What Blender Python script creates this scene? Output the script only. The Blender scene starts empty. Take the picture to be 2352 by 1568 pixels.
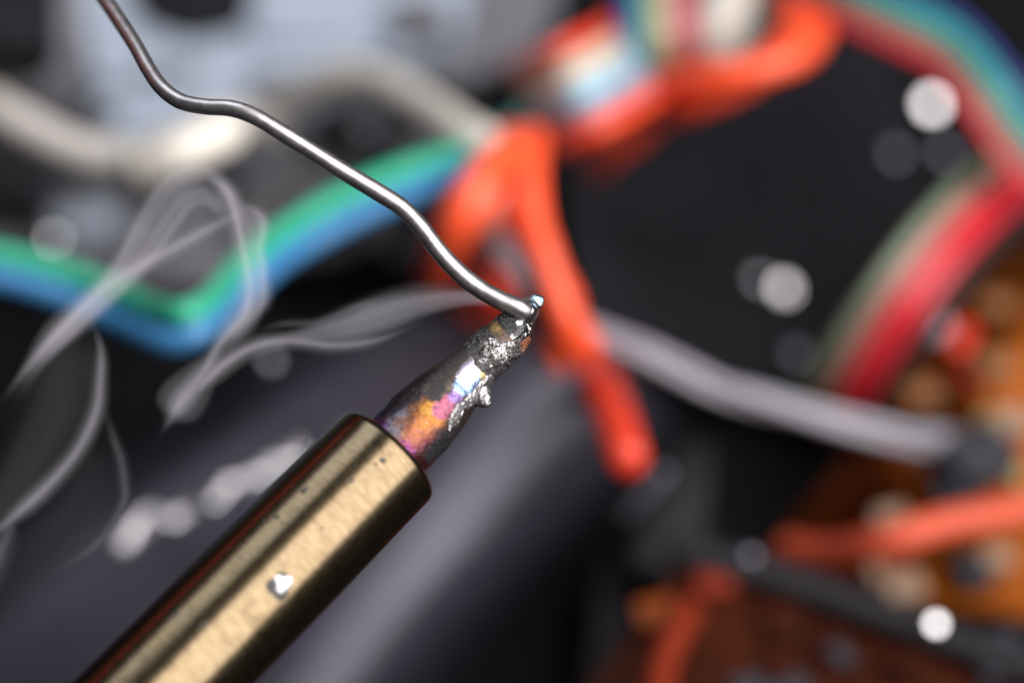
import bpy, bmesh, math, random
import numpy as np
from mathutils import Matrix, Vector

random.seed(7)
RNG = np.random.default_rng(11)
SC = bpy.context.scene
COL = SC.collection
MM = 0.001
HS = 1.3      # height step of the pile, mm per unit

# ------------------------------------------------------------------ camera
PITCH = math.radians(55)
LENS, SENSOR, W = 100.0, 36.0, 2352.0
FOCUS = 0.1612
CAM = np.array([0.0, 0.0, 0.2125])
FWD = np.array([0.0, math.cos(PITCH), -math.sin(PITCH)])
RIGHT = np.array([1.0, 0.0, 0.0])
UP = np.array([0.0, math.sin(PITCH), math.cos(PITCH)])
K = SENSOR / LENS

cd = bpy.data.cameras.new('camera')
cam = bpy.data.objects.new('camera', cd)
COL.objects.link(cam)
cam.location = CAM
cam.rotation_euler = (math.pi / 2 - PITCH, 0, 0)
cd.lens, cd.sensor_width, cd.sensor_fit = LENS, SENSOR, 'HORIZONTAL'
cd.clip_start, cd.clip_end = 0.005, 50
cd.dof.use_dof = True
cd.dof.focus_distance = FOCUS
cd.dof.aperture_fstop = 14.0
SC.camera = cam

# ------------------------------------------------------------------ room light
world = bpy.data.worlds.new('World')
SC.world = world
world.use_nodes = True
bg = world.node_tree.nodes['Background']
bg.inputs['Color'].default_value = (0.85, 0.88, 1.0, 1)
bg.inputs['Strength'].default_value = 0.05

SUBJECT = CAM + FWD * 0.164

def area_lamp(name, direction, dist, sx, sy, power, color, roll=0.0):
    """rectangular lamp standing in direction (right, up, towards the photographer) from the iron tip"""
    d = RIGHT * direction[0] + UP * direction[1] - FWD * direction[2]
    d = d / np.linalg.norm(d)
    ld = bpy.data.lights.new(name, 'AREA')
    ld.shape, ld.size, ld.size_y = 'RECTANGLE', sx, sy
    ld.energy, ld.color = power, color
    o = bpy.data.objects.new(name, ld)
    COL.objects.link(o)
    z = Vector(d)
    x = Vector(UP).cross(z).normalized()
    y = z.cross(x)
    m = Matrix((x, y, z)).transposed().to_4x4()
    m = m @ Matrix.Rotation(roll, 4, 'Z')
    m.translation = Vector(SUBJECT + d * dist)
    o.matrix_world = m
    return o

area_lamp('window_lamp', (0.64, 0.24, 0.73), 0.45, 0.58, 0.44, 6.6, (1.0, 0.955, 0.93), math.radians(-50))
area_lamp('ceiling_lamp', (-0.27, 0.90, 0.32), 0.42, 0.24, 0.24, 0.75, (0.86, 0.92, 1.0), 0.0)

vs = SC.view_settings
vs.view_transform, vs.look, vs.exposure, vs.gamma = 'Standard', 'None', 0.0, 1.0
vs.use_curve_mapping = False
cy = SC.cycles
cy.use_denoising = True
cy.use_adaptive_sampling = False
cy.transparent_max_bounces = 96
cy.volume_bounces = 1
cy.max_bounces = 8
cy.sample_clamp_indirect = 6.0
cy.sample_clamp_direct = 60.0

# ------------------------------------------------------------------ helpers
def ray(u, v):
    return FWD + RIGHT * ((u - 1176.0) / W * K) + UP * ((784.0 - v) / W * K)

def at_depth(u, v, d):
    """point seen at (u, v) that lies d mm in front of the camera"""
    return CAM + ray(u, v) * (d * MM)

def at_height(u, v, h):
    """point seen at (u, v) that lies h units above the bench"""
    r = ray(u, v)
    return CAM + r * ((h * HS * MM - CAM[2]) / r[2])

_TAB = RNG.random(4096)
def vnoise(p):
    p = np.asarray(p, float)
    i = np.floor(p).astype(np.int64); f = p - i
    f = f * f * (3 - 2 * f)
    def hsh(a, b, c):
        return _TAB[((a * 73856093) ^ (b * 19349663) ^ (c * 83492791)) & 4095]
    r = 0
    for dx in (0, 1):
        wx = f[..., 0] if dx else 1 - f[..., 0]
        for dy in (0, 1):
            wy = f[..., 1] if dy else 1 - f[..., 1]
            for dz in (0, 1):
                wz = f[..., 2] if dz else 1 - f[..., 2]
                r = r + wx * wy * wz * hsh(i[..., 0] + dx, i[..., 1] + dy, i[..., 2] + dz)
    return r * 2 - 1

def fbm(p, oct=4, gain=0.5):
    p = np.asarray(p, float); a = 1.0; s = 0; n = 0
    for k in range(oct):
        s = s + a * vnoise(p * (2.03 ** k) + 17.3 * k); n += a; a *= gain
    return s / n

def smooth(a, b, x):
    t = np.clip((x - a) / (b - a), 0, 1)
    return t * t * (3 - 2 * t)

def catmull(pts, n):
    """resample control rows (any number of columns) along a centripetal-ish Catmull-Rom curve"""
    P = np.asarray(pts, float)
    P = np.vstack([2 * P[0] - P[1], P, 2 * P[-1] - P[-2]])
    seg = len(P) - 3
    t = np.linspace(0, seg, n); i = np.minimum(t.astype(int), seg - 1); f = (t - i)[:, None]
    a, b, c, d = P[i], P[i + 1], P[i + 2], P[i + 3]
    return 0.5 * (2 * b + (c - a) * f + (2 * a - 5 * b + 4 * c - d) * f ** 2 + (3 * b - a - 3 * c + d) * f ** 3)

def mesh_object(name, verts, faces, mat, parent=None, smooth_shade=True, origin=None):
    v = np.asarray(verts, float)
    if origin is None and parent is None:
        origin = np.array([*(v[:, :2].min(0) + v[:, :2].max(0)) / 2, v[:, 2].min()])
    me = bpy.data.meshes.new(name)
    loc = np.zeros(3)
    if origin is not None:
        loc = np.asarray(origin, float)
    me.from_pydata((v - loc).tolist(), [], faces)
    bm = bmesh.new(); bm.from_mesh(me)
    bmesh.ops.recalc_face_normals(bm, faces=bm.faces)
    bm.to_mesh(me); bm.free()
    me.update()
    if smooth_shade:
        me.polygons.foreach_set('use_smooth', [True] * len(me.polygons))
    if mat:
        me.materials.append(mat)
    o = bpy.data.objects.new(name, me)
    COL.objects.link(o)
    o.location = loc
    if parent is not None:
        o.parent = parent
    return o

def tag(o, label=None, cat=None, group=None, kind=None):
    if label: o['label'] = label
    if cat: o['category'] = cat
    if group: o['group'] = group
    if kind: o['kind'] = kind
    return o

def empty(name, loc):
    o = bpy.data.objects.new(name, None)
    COL.objects.link(o)
    o.location = loc
    o.empty_display_size = 0.002
    return o

def part_world(name, verts, faces, mat, parent, smooth_shade=True):
    """child mesh given in world coordinates, parent is an unrotated Empty or mesh"""
    base = np.zeros(3); p = parent
    while p is not None:
        base = base + np.array(p.location); p = p.parent
    return mesh_object(name, np.asarray(verts, float) - base, faces, mat, parent, smooth_shade)

def tube_geo(path, rad, m=16, squash=None, cap=True):
    """path n x 3, rad scalar or n; rounded ends"""
    P = np.asarray(path, float); n = len(P)
    rad = np.broadcast_to(np.asarray(rad, float), (n,)).copy()
    T = np.gradient(P, axis=0); T /= np.linalg.norm(T, axis=1)[:, None]
    ref = np.array([0, 0, 1.0]) if abs(T[0][2]) < 0.9 else np.array([1.0, 0, 0])
    N = np.zeros_like(P); N[0] = ref - T[0] * ref.dot(T[0]); N[0] /= np.linalg.norm(N[0])
    for i in range(1, n):
        q = N[i - 1] - T[i] * N[i - 1].dot(T[i]); N[i] = q / np.linalg.norm(q)
    B = np.cross(T, N)
    if cap:
        ks = [0.0, 0.35, 0.65, 0.87]
        r0, r1 = rad[0], rad[-1]
        pre = [(P[0] - T[0] * r0 * 0.75 * math.sqrt(1 - k * k), r0 * max(k, 0.02), 0) for k in ks]
        post = [(P[-1] + T[-1] * r1 * 0.75 * math.sqrt(1 - k * k), r1 * max(k, 0.02), n - 1) for k in reversed(ks)]
        rows = pre + [(P[i], rad[i], i) for i in range(n)] + post
    else:
        rows = [(P[i], rad[i], i) for i in range(n)]
    ang = np.linspace(0, 2 * math.pi, m, endpoint=False)
    V = []
    for c, r, i in rows:
        V.append(c + r * (np.cos(ang)[:, None] * N[i] + np.sin(ang)[:, None] * B[i]))
    R = len(rows); V = np.concatenate(V)
    F = []
    for i in range(R - 1):
        for j in range(m):
            k = (j + 1) % m
            F.append((i * m + j, i * m + k, (i + 1) * m + k, (i + 1) * m + j))
    F.append(tuple(range(m - 1, -1, -1)))
    F.append(tuple((R - 1) * m + j for j in range(m)))
    return V, F

def path_h(pts, n=90):
    c = catmull(pts, n)
    return np.array([at_height(*q[:3]) for q in c])

def cable(name, pts, r, mat, label, cat, parent=None, group=None, n=90):
    """round cable through rows (u, v, height mm); r in mm"""
    V, F = tube_geo(path_h(pts, n), r * 1.08 * MM)
    if parent is not None:
        return part_world(name, V, F, mat, parent)
    return tag(mesh_object(name, V, F, mat), label, cat, group)

def merge(parts):
    V, F, o = [], [], 0
    for v, f in parts:
        V.append(np.asarray(v, float)); F += [tuple(i + o for i in q) for q in f]; o += len(v)
    return np.concatenate(V), F

# ---- node materials
def mat_new(name):
    m = bpy.data.materials.new(name); m.use_nodes = True
    nt = m.node_tree
    return m, nt, nt.nodes['Principled BSDF']

def node(nt, t, **kw):
    n = nt.nodes.new(t)
    for k, v in kw.items():
        if k in n.inputs: n.inputs[k].default_value = v
        else: setattr(n, k, v)
    return n

def simple(name, color, rough=0.5, metal=0.0, var=0.12, scale=400.0, bump=0.0, spec=0.5, rvar=0.1, coat=0.0, sss=0.0):
    """procedural material: base colour mottled by noise, roughness varied, fine bump"""
    m, nt, p = mat_new(name)
    tc = node(nt, 'ShaderNodeTexCoord')
    nz = node(nt, 'ShaderNodeTexNoise', Scale=scale, Detail=5.0, Roughness=0.6)
    nt.links.new(tc.outputs['Object'], nz.inputs['Vector'])
    ramp = node(nt, 'ShaderNodeValToRGB')
    c = np.array(color)
    ramp.color_ramp.elements[0].position = 0.3
    ramp.color_ramp.elements[1].position = 0.7
    ramp.color_ramp.elements[0].color = (*np.clip(c * (1 - var), 0, 1), 1)
    ramp.color_ramp.elements[1].color = (*np.clip(c * (1 + var), 0, 1), 1)
    nt.links.new(nz.outputs['Fac'], ramp.inputs['Fac'])
    nt.links.new(ramp.outputs['Color'], p.inputs['Base Color'])
    mr = node(nt, 'ShaderNodeMapRange')
    mr.inputs['To Min'].default_value = max(0.03, rough - rvar)
    mr.inputs['To Max'].default_value = min(1, rough + rvar)
    nt.links.new(nz.outputs['Fac'], mr.inputs['Value'])
    nt.links.new(mr.outputs['Result'], p.inputs['Roughness'])
    p.inputs['Metallic'].default_value = metal
    p.inputs['Specular IOR Level'].default_value = spec
    p.inputs['Coat Weight'].default_value = coat
    if sss:
        p.inputs['Subsurface Weight'].default_value = sss
        p.inputs['Subsurface Radius'].default_value = (0.0006, 0.0003, 0.0002)
    if bump:
        b = node(nt, 'ShaderNodeBump', Strength=bump, Distance=0.0001)
        nt.links.new(nz.outputs['Fac'], b.inputs['Height'])
        nt.links.new(b.outputs['Normal'], p.inputs['Normal'])
    return m

M = {}
M['bench'] = simple('bench_mat', (0.005, 0.005, 0.006), 0.6, bump=0.3, spec=0.06)
M['black_plastic'] = simple('black_plastic', (0.009, 0.0085, 0.011), 0.5, bump=0.2, spec=0.11)
M['dark_plastic'] = simple('dark_plastic', (0.018, 0.017, 0.020), 0.5, spec=0.16)
M['satin_grey'] = simple('satin_grey', (0.15, 0.147, 0.18), 0.42)
M['chassis'] = simple('chassis_grey', (0.31, 0.36, 0.44), 0.5, spec=0.3)
M['dull_grey'] = simple('dull_grey', (0.13, 0.128, 0.145), 0.5, spec=0.25)
M['mid_grey'] = simple('mid_grey', (0.095, 0.090, 0.098), 0.5, spec=0.25)
M['cream'] = simple('cream_pvc', (0.58, 0.545, 0.51), 0.42, var=0.06)
M['white'] = simple('white_pvc', (0.66, 0.62, 0.56), 0.4, var=0.05)
M['grey_pvc'] = simple('grey_pvc', (0.28, 0.27, 0.31), 0.28, var=0.06)
M['orange'] = simple('orange_pvc', (0.80, 0.075, 0.026), 0.3, var=0.08)
M['orange_bright'] = simple('orange_bright_pvc', (0.90, 0.095, 0.03), 0.3, var=0.08)
M['coral_dull'] = simple('coral_dull_pvc', (0.34, 0.10, 0.09), 0.36, var=0.08)
M['coral'] = simple('coral_pvc', (0.80, 0.22, 0.14), 0.32, var=0.08)
M['red'] = simple('red_pvc', (0.50, 0.018, 0.028), 0.32, var=0.08)
M['scarlet'] = simple('scarlet_pvc', (0.64, 0.042, 0.016), 0.34, var=0.08)
M['green'] = simple('green_pvc', (0.03, 0.36, 0.21), 0.28, var=0.06)
M['blue'] = simple('blue_pvc', (0.045, 0.19, 0.40), 0.26, var=0.06)
M['teal'] = simple('teal_pvc', (0.03, 0.28, 0.27), 0.4, var=0.06)
M['sky'] = simple('sky_pvc', (0.16, 0.46, 0.62), 0.36, var=0.06)
M['navy'] = simple('navy_pvc', (0.025, 0.05, 0.22), 0.4, var=0.06)
M['pink'] = simple('pink_pvc', (0.46, 0.22, 0.25), 0.36, var=0.06)
M['sand'] = simple('sand_pvc', (0.46, 0.36, 0.27), 0.4, var=0.06)
M['olive'] = simple('olive_pvc', (0.30, 0.28, 0.11), 0.4, var=0.06)
M['sage'] = simple('sage_pvc', (0.15, 0.19, 0.13), 0.4, var=0.06)
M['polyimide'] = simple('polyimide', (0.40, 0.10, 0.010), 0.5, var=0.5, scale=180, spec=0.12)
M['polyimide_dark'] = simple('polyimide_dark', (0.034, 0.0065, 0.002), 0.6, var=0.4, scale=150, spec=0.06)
M['chip'] = simple('chip_epoxy', (0.026, 0.027, 0.034), 0.5, spec=0.2)
M['ceramic'] = simple('ceramic_tan', (0.26, 0.17, 0.11), 0.4)
M['tin'] = simple('tin', (0.88, 0.87, 0.90), 0.26, metal=1.0, var=0.05)
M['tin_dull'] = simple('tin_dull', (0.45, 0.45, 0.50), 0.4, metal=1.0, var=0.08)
M['brick'] = simple('shaded_red_pvc', (0.17, 0.020, 0.008), 0.5, var=0.08, spec=0.12)  # scarlet darkened: shade at the lower right is put into the colour
M['clay'] = simple('clay_pvc', (0.50, 0.075, 0.035), 0.45, var=0.08, spec=0.25)
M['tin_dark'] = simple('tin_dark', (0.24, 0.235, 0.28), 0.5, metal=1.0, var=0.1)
M['amber_dim'] = simple('amber_dim', (0.20, 0.042, 0.007), 0.5, spec=0.15)
M['rust'] = simple('brown_varnish', (0.22, 0.09, 0.03), 0.5)

# ------------------------------------------------------------------ bench
def grid_sheet(name, x0, x1, y0, y1, z, mat):
    n = 24
    xs, ys = np.linspace(x0, x1, n), np.linspace(y0, y1, n)
    V = np.array([(x, y, z + 0.0001 * math.sin(90 * x + 60 * y)) for y in ys for x in xs])
    F = [(j * n + i, j * n + i + 1, (j + 1) * n + i + 1, (j + 1) * n + i) for j in range(n - 1) for i in range(n - 1)]
    return mesh_object(name, V, F, mat)
tag(grid_sheet('workbench', -0.35, 0.35, -0.2, 0.5, -0.0005, M['bench']), kind='structure')

# ------------------------------------------------------------------ slabs and boxes
def slab_geo(top, thick, bevel=0.6, seg=3):
    """top: world polygon (n x 3, seen from above counter-clockwise); straight walls down, rounded top rim"""
    T = np.asarray(top, float); n = len(T)
    c = T.mean(0)
    nrm = np.cross(T[1] - T[0], T[2] - T[1]); nrm /= np.linalg.norm(nrm)
    if nrm[2] < 0:
        T = T[::-1]; nrm = -nrm
    # inset directions per corner
    ins = []
    for i in range(n):
        a, b, d = T[i - 1], T[i], T[(i + 1) % n]
        e1 = (b - a) / np.linalg.norm(b - a); e2 = (d - b) / np.linalg.norm(d - b)
        n1 = np.cross(nrm, e1); n2 = np.cross(nrm, e2)
        q = n1 + n2; ins.append(q / max(0.3, n1.dot(q)))
    ins = np.array(ins); b = bevel * MM
    rings = [T - nrm * thick * HS * MM]
    for k in range(seg + 1):
        a = k / seg * math.pi / 2
        rings.append(T + ins * b * (1 - math.cos(a)) - nrm * b * (1 - math.sin(a)))
    V = np.concatenate(rings); F = []
    for r in range(len(rings) - 1):
        for i in range(n):
            j = (i + 1) % n
            F.append((r * n + i, r * n + j, (r + 1) * n + j, (r + 1) * n + i))
    F.append(tuple((len(rings) - 1) * n + i for i in range(n)))
    F.append(tuple(range(n - 1, -1, -1)))
    return V, F

def poly_h(pts):
    return np.array([at_height(*p) for p in pts])

def rounded_poly(pts, r=0.15, k=5):
    """round the corners of a pixel polygon (u, v, h)"""
    P = np.asarray(pts, float); out = []
    n = len(P)
    for i in range(n):
        a, b, c = P[i - 1], P[i], P[(i + 1) % n]
        p, q = b + (a - b) * r, b + (c - b) * r
        for t in np.linspace(0, 1, k):
            out.append((1 - t) ** 2 * p + 2 * t * (1 - t) * b + t * t * q)
    return out

def box_geo(u, v, h, sx, sy, sz, rot=0.0):
    """small block standing on height h, size in mm, its top centre seen near (u, v)"""
    c = at_height(u, v, h + sz)
    ca, sa = math.cos(rot), math.sin(rot)
    q = []
    for dx, dy in ((-1, -1), (1, -1), (1, 1), (-1, 1)):
        x, y = dx * sx / 2 * MM, dy * sy / 2 * MM
        q.append(c + np.array([x * ca - y * sa, x * sa + y * ca, 0]))
    return slab_geo(q, sz, bevel=min(sx, sy, sz) * 0.12, seg=2)

def dome_geo(c, r, h, axis=(0, 0, 1), seg=24, slot=False):
    a = np.asarray(axis, float); a /= np.linalg.norm(a)
    e1 = np.cross(a, [0, 1, 0.3]); e1 /= np.linalg.norm(e1); e2 = np.cross(a, e1)
    prof = [(r, -h * 0.9), (r, 0.0)] + [(r * math.cos(t), h * math.sin(t)) for t in np.linspace(0.15, 1.45, 8)]
    V = []
    ang = np.linspace(0, 2 * math.pi, seg, endpoint=False)
    for rr, zz in prof:
        V += [c + a * zz + rr * (math.cos(t) * e1 + math.sin(t) * e2) for t in ang]
    F = []
    for i in range(len(prof) - 1):
        for j in range(seg):
            k = (j + 1) % seg
            F.append((i * seg + j, i * seg + k, (i + 1) * seg + k, (i + 1) * seg + j))
    F.append(tuple((len(prof) - 1) * seg + j for j in range(seg)))
    F.append(tuple(range(seg - 1, -1, -1)))
    return np.array(V), F

# ------------------------------------------------------------------ pale metal chassis, upper left
ch = tag(empty('metal_chassis', at_height(500, 150, 0)),
         'pale blue-grey metal chassis plate with black openings at upper left', 'chassis')
V, F = slab_geo(poly_h(rounded_poly([(-160, -260, 6), (1120, -260, 6), (1060, 60, 6), (800, 190, 6), (560, 300, 6), (-160, 360, 6)], 0.12)), 5.9, 0.9)
part_world('plate', V, F, M['chassis'], ch)
V, F = slab_geo(poly_h(rounded_poly([(300, -140, 7), (590, -130, 7), (570, 50, 7), (430, 78, 7), (310, 30, 7)], 0.3)), 0.9, 0.3)
part_world('grommet', V, F, M['black_plastic'], ch)
V, F = slab_geo(poly_h(rounded_poly([(150, 238, 6.6), (270, 250, 6.6), (265, 285, 6.6), (175, 278, 6.6)], 0.3)), 0.5, 0.2)
part_world('slot_cover', V, F, M['dark_plastic'], ch)
V, F = slab_geo(poly_h(rounded_poly([(1000, -260, 3), (1330, -260, 3), (1260, 90, 3), (1010, 200, 3), (930, 130, 3)], 0.15)), 2.9, 0.6)
part_world('flange', V, F, M['dull_grey'], ch)

kn = tag(empty('black_dial', at_height(40, 60, 6)), 'round black dial with a grey skirt in the upper left corner', 'dial')
V, F = slab_geo(poly_h(rounded_poly([(-200, -200, 22), (150, -200, 22), (185, 30, 22), (110, 120, 22), (-200, 190, 22)], 0.3)), 14, 1.5)
part_world('skirt', V, F, M['dull_grey'], kn)
V, F = slab_geo(poly_h(rounded_poly([(-200, -200, 26), (110, -200, 26), (120, 40, 26), (60, 95, 26), (-200, 100, 26)], 0.3)), 4, 1.0)
part_world('cap', V, F, M['black_plastic'], kn)

# ------------------------------------------------------------------ circuit board at the left
pb = tag(empty('circuit_board', at_height(200, 480, 0)), 'grey circuit board with small parts under the cream cable at left', 'circuit board')
V, F = slab_geo(poly_h([(-120, 420, 3), (560, 400, 3), (520, 640, 3), (-120, 620, 3)]), 2.9, 0.3)
part_world('board', V, F, M['dull_grey'], pb)
for (u, v, sx, sy, sz, m, nm) in ((190, 500, 6, 2.6, 2.0, 'chassis', 'shield'), (40, 395, 4.2, 4, 5.0, 'chip', 'chip'), (66, 470, 2.6, 1.4, 1.4, 'rust', 'capacitor'),
                                  (330, 430, 3, 2, 1.6, 'chip', 'chip'), (330, 560, 4, 2, 1.2, 'dull_grey', 'chip'), (120, 585, 5, 1.4, 1.0, 'tin_dull', 'connector')):
    V, F = box_geo(u, v, 3, sx, sy, sz, 0.1)
    part_world(nm, V, F, M[m], pb)

bp = tag(empty('grey_bracket', at_height(720, 420, 0)), 'grey metal bracket between the cream cable and the twin wire', 'bracket')
V, F = slab_geo(poly_h(rounded_poly([(500, 330, 3), (700, 270, 3), (1060, 330, 3), (1080, 520, 3), (760, 560, 3), (500, 620, 3)], 0.15)), 2.9, 0.5)
part_world('base', V, F, M['mid_grey'], bp)
for (u, v, sx, sy, sz, rot, m) in ((790, 250, 5, 2, 4, 0.5, 'dark_plastic'), (905, 310, 1.6, 7, 5, 0.1, 'black_plastic'), (985, 420, 6, 4, 3, 0.3, 'dark_plastic'), (850, 300, 2.5, 3, 3, 0.2, 'dull_grey'),
                                   (620, 380, 3, 3, 1, 0.4, 'dull_grey'), (980, 540, 8, 5, 4, 0.2, 'black_plastic'), (740, 560, 9, 3, 2, 0.3, 'dark_plastic')):
    V, F = box_geo(u, v, 3, sx, sy, sz, rot)
    part_world('lug', V, F, M[m], bp)
for (u, v, sx, sy, sz, rot, m, nm) in ((850, 145, 4, 2.2, 1.4, 0.4, 'dark_plastic', 'slot_cover'), (90, 240, 7, 2.2, 1.6, -0.3, 'chassis', 'boss'), (690, 60, 9, 3, 0.8, 0.1, 'chassis', 'boss'),
                                       (240, 150, 3, 3, 1.2, 0.2, 'chassis', 'boss'), (960, 30, 5, 4, 1.5, 0.3, 'dull_grey', 'boss'), (620, 190, 4, 2, 1.0, 0.2, 'dull_grey', 'boss'), (380, 160, 6, 1.2, 0.8, 0.15, 'dull_grey', 'boss')):
    V, F = box_geo(u, v, 6, sx, sy, sz, rot)
    part_world(nm, V, F, M[m], ch)

# ------------------------------------------------------------------ black housings
def casing(name, poly, thick, mat, label, bevel=1.2, r=0.1):
    o = tag(empty(name, at_height(np.mean([p[0] for p in poly]), np.mean([p[1] for p in poly]), 0)), label, 'housing')
    V, F = slab_geo(poly_h(rounded_poly(poly, r)), thick, bevel, 5)
    part_world('shell', V, F, mat, o)
    return o
cr = casing('black_housing', [(1250, 130, 5), (2060, 60, 5), (2150, 560, 5), (1880, 905, 5), (1320, 800, 5)], 4.9, M['black_plastic'],
            'flat black plastic housing under the ribbon cables at right')
for (u, v, sx, sy) in ((1560, 420, 7, 0.5), (1480, 520, 5, 0.4), (1700, 560, 4, 0.4)):
    V, F = box_geo(u, v, 5, sx, sy, 0.3, 0.5)
    part_world('rib', V, F, M['dark_plastic'], cr)

# dark appliance cover with a big satin rounded edge, lower left to centre
def rolled_cover():
    o = tag(empty('appliance_cover', at_height(700, 1100, 0)), 'dark satin cover with a rolled edge behind the gold sleeve', 'cover')
    # spine of the roll: u, v, height
    spine = catmull([(1150, 740, 18.5), (1060, 870, 17.2), (900, 1080, 14.8), (740, 1310, 12.2), (570, 1560, 9.4), (380, 1850, 6)], 40)
    far = catmull([(860, 700, 14), (640, 820, 12.5), (330, 1020, 10), (0, 1220, 7.5), (-300, 1470, 5), (-540, 1720, 2)], 40)
    S = np.array([at_height(*q) for q in spine]); L = np.array([at_height(*q) for q in far])
    rows = []
    R = 11.0 * MM
    for i in range(40):
        x = L[i] - S[i]; x /= np.linalg.norm(x)
        t = S[min(i + 1, 39)] - S[max(i - 1, 0)]; t /= np.linalg.norm(t)
        n = np.cross(x, t); n /= np.linalg.norm(n)
        if n[2] < 0: n = -n
        c = S[i] - n * R
        row = [L[i] - n * 8 * MM, L[i]] + [S[i] + (L[i] - S[i]) * k for k in (0.66, 0.33, 0.1)]
        for a in np.linspace(0, 1.75, 14):
            row.append(c + R * (math.cos(a) * n - math.sin(a) * x))
        rows.append(row)
    m = len(rows[0]); V = np.array(rows).reshape(-1, 3)
    F = [(i * m + j, i * m + j + 1, (i + 1) * m + j + 1, (i + 1) * m + j) for i in range(39) for j in range(m - 1)]
    part_world('shell', V, F, M['satin'], o)
    return o
M['satin'] = simple('satin_black', (0.012, 0.0115, 0.018), 0.36, var=0.06, spec=1.0)
M['satin'].node_tree.nodes['Principled BSDF'].inputs['Specular Tint'].default_value = (0.86, 0.84, 1.0, 1)
rolled_cover()

# ------------------------------------------------------------------ amber boards at the right
fb = tag(empty('amber_board', at_height(2180, 900, 0)), 'amber flexible circuit with soldered parts at the right edge', 'circuit board')
V, F = slab_geo(poly_h([(1765, 1265, 10), (1975, 1030, 10), (2050, 860, 10), (2200, 640, 10), (2480, 480, 10), (2480, 1420, 10), (2120, 1380, 10)]), 1.2, 0.3)
part_world('sheet', V, F, M['polyimide'], fb)
for (u, v, h, sx, sy, sz, rot, m, nm) in (
        (2250, 1030, 10, 5.2, 4.6, 3.0, 0.5, 'chip', 'chip'), (2190, 1110, 10, 3.0, 4.0, 1.2, 0.3, 'chip', 'chip'),
        (2050, 1190, 10, 2.6, 2.4, 1.5, 0.2, 'ceramic', 'capacitor'), (2210, 770, 10, 1.6, 3.0, 1.6, -0.5, 'scarlet', 'jumper'),
        (2290, 830, 10, 3.0, 2.4, 2.0, 0.1, 'rust', 'capacitor'), (2330, 960, 10, 3.0, 2.6, 1.5, 0.4, 'ceramic', 'capacitor'),
        (2290, 690, 10, 2.4, 1.8, 1.5, 0.1, 'rust', 'capacitor'), (2150, 740, 10, 2.2, 2.2, 1.4, 0.4, 'grey_pvc', 'connector'),
        (2120, 900, 10, 2.5, 2.0, 1.0, 0.3, 'rust', 'resistor'), (2080, 1340, 10, 3.0, 2.0, 1.4, 0.3, 'ceramic', 'capacitor'),
        (2240, 1300, 10, 2.6, 2.6, 1.6, 0.3, 'chip', 'chip'), (2290, 1270, 10, 2.2, 1.8, 2.0, 0.2, 'ceramic', 'capacitor')):
    V, F = box_geo(u, v, h, sx, sy, sz, rot)
    part_world(nm, V, F, M[m], fb)

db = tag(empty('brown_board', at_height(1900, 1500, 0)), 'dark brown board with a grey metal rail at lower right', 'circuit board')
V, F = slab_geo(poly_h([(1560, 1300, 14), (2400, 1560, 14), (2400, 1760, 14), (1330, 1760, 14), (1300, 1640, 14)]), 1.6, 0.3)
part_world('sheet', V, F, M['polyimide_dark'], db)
V, F = tube_geo(path_h([(1560, 1262, 15), (1800, 1330, 15), (2050, 1420, 15), (2200, 1475, 15), (2420, 1560, 15)], 40), 1.4 * MM)
part_world('rail', V, F, M['dark_plastic'], db)
for (u, v, sx, sy, sz, rot, m, nm) in ((1510, 1400, 3.2, 2.4, 1.6, 0.2, 'amber_dim', 'capacitor'), (1640, 1330, 3, 2, 1.2, 0.2, 'brick', 'capacitor'),
                                       (2300, 1500, 4, 4, 1.2, 0.3, 'chip', 'chip'), (1800, 1420, 3, 3, 0.8, 0.3, 'polyimide_dark', 'chip')):
    V, F = box_geo(u, v, 14, sx, sy, sz, rot)
    part_world(nm, V, F, M[m], db)
rnd = random.Random(5)
for k in range(26):
    u, v = rnd.uniform(1960, 2350), rnd.uniform(640, 1330)
    if v < 1265 - (u - 1770) * 1.05 + 60 or v < 560 + (2350 - u) * 1.0: continue
    V, F = box_geo(u, v, 10, rnd.uniform(0.8, 2.6), rnd.uniform(0.7, 2.0), rnd.uniform(0.6, 1.8), rnd.uniform(0, 1.5))
    m, nm = rnd.choice((('chip', 'chip'), ('ceramic', 'capacitor'), ('rust', 'capacitor'), ('brick', 'resistor'), ('olive', 'resistor'), ('chip', 'chip'), ('tin_dull', 'solder_pad')))
    part_world(nm, V, F, M[m], fb)
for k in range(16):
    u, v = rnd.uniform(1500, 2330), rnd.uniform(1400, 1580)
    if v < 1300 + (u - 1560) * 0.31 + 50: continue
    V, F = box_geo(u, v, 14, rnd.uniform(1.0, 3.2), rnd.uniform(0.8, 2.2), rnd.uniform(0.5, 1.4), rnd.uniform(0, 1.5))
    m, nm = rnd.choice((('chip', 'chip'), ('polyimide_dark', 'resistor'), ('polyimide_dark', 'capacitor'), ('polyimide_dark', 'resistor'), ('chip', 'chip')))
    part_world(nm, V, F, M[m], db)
cable('orange_lead', [(1815, 1262, 12), (1910, 1272, 15), (2040, 1240, 19), (2180, 1200, 19), (2380, 1165, 18)], 1.25, M['clay'],
      'short orange lead lying across the amber board', 'wire')
cable('shaded_red_lead', [(640, 1850, 12), (960, 1930, 14), (1300, 1930, 16), (1460, 1780, 18), (1500, 1640, 19), (1525, 1520, 18), (1560, 1440, 17), (1580, 1400, 16)], 1.05, M['brick'],  # unseen run below the view added for a reflection on the sleeve edge
      'red lead with shade in its colour leaving at the bottom edge beside the brown board', 'wire')

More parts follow.
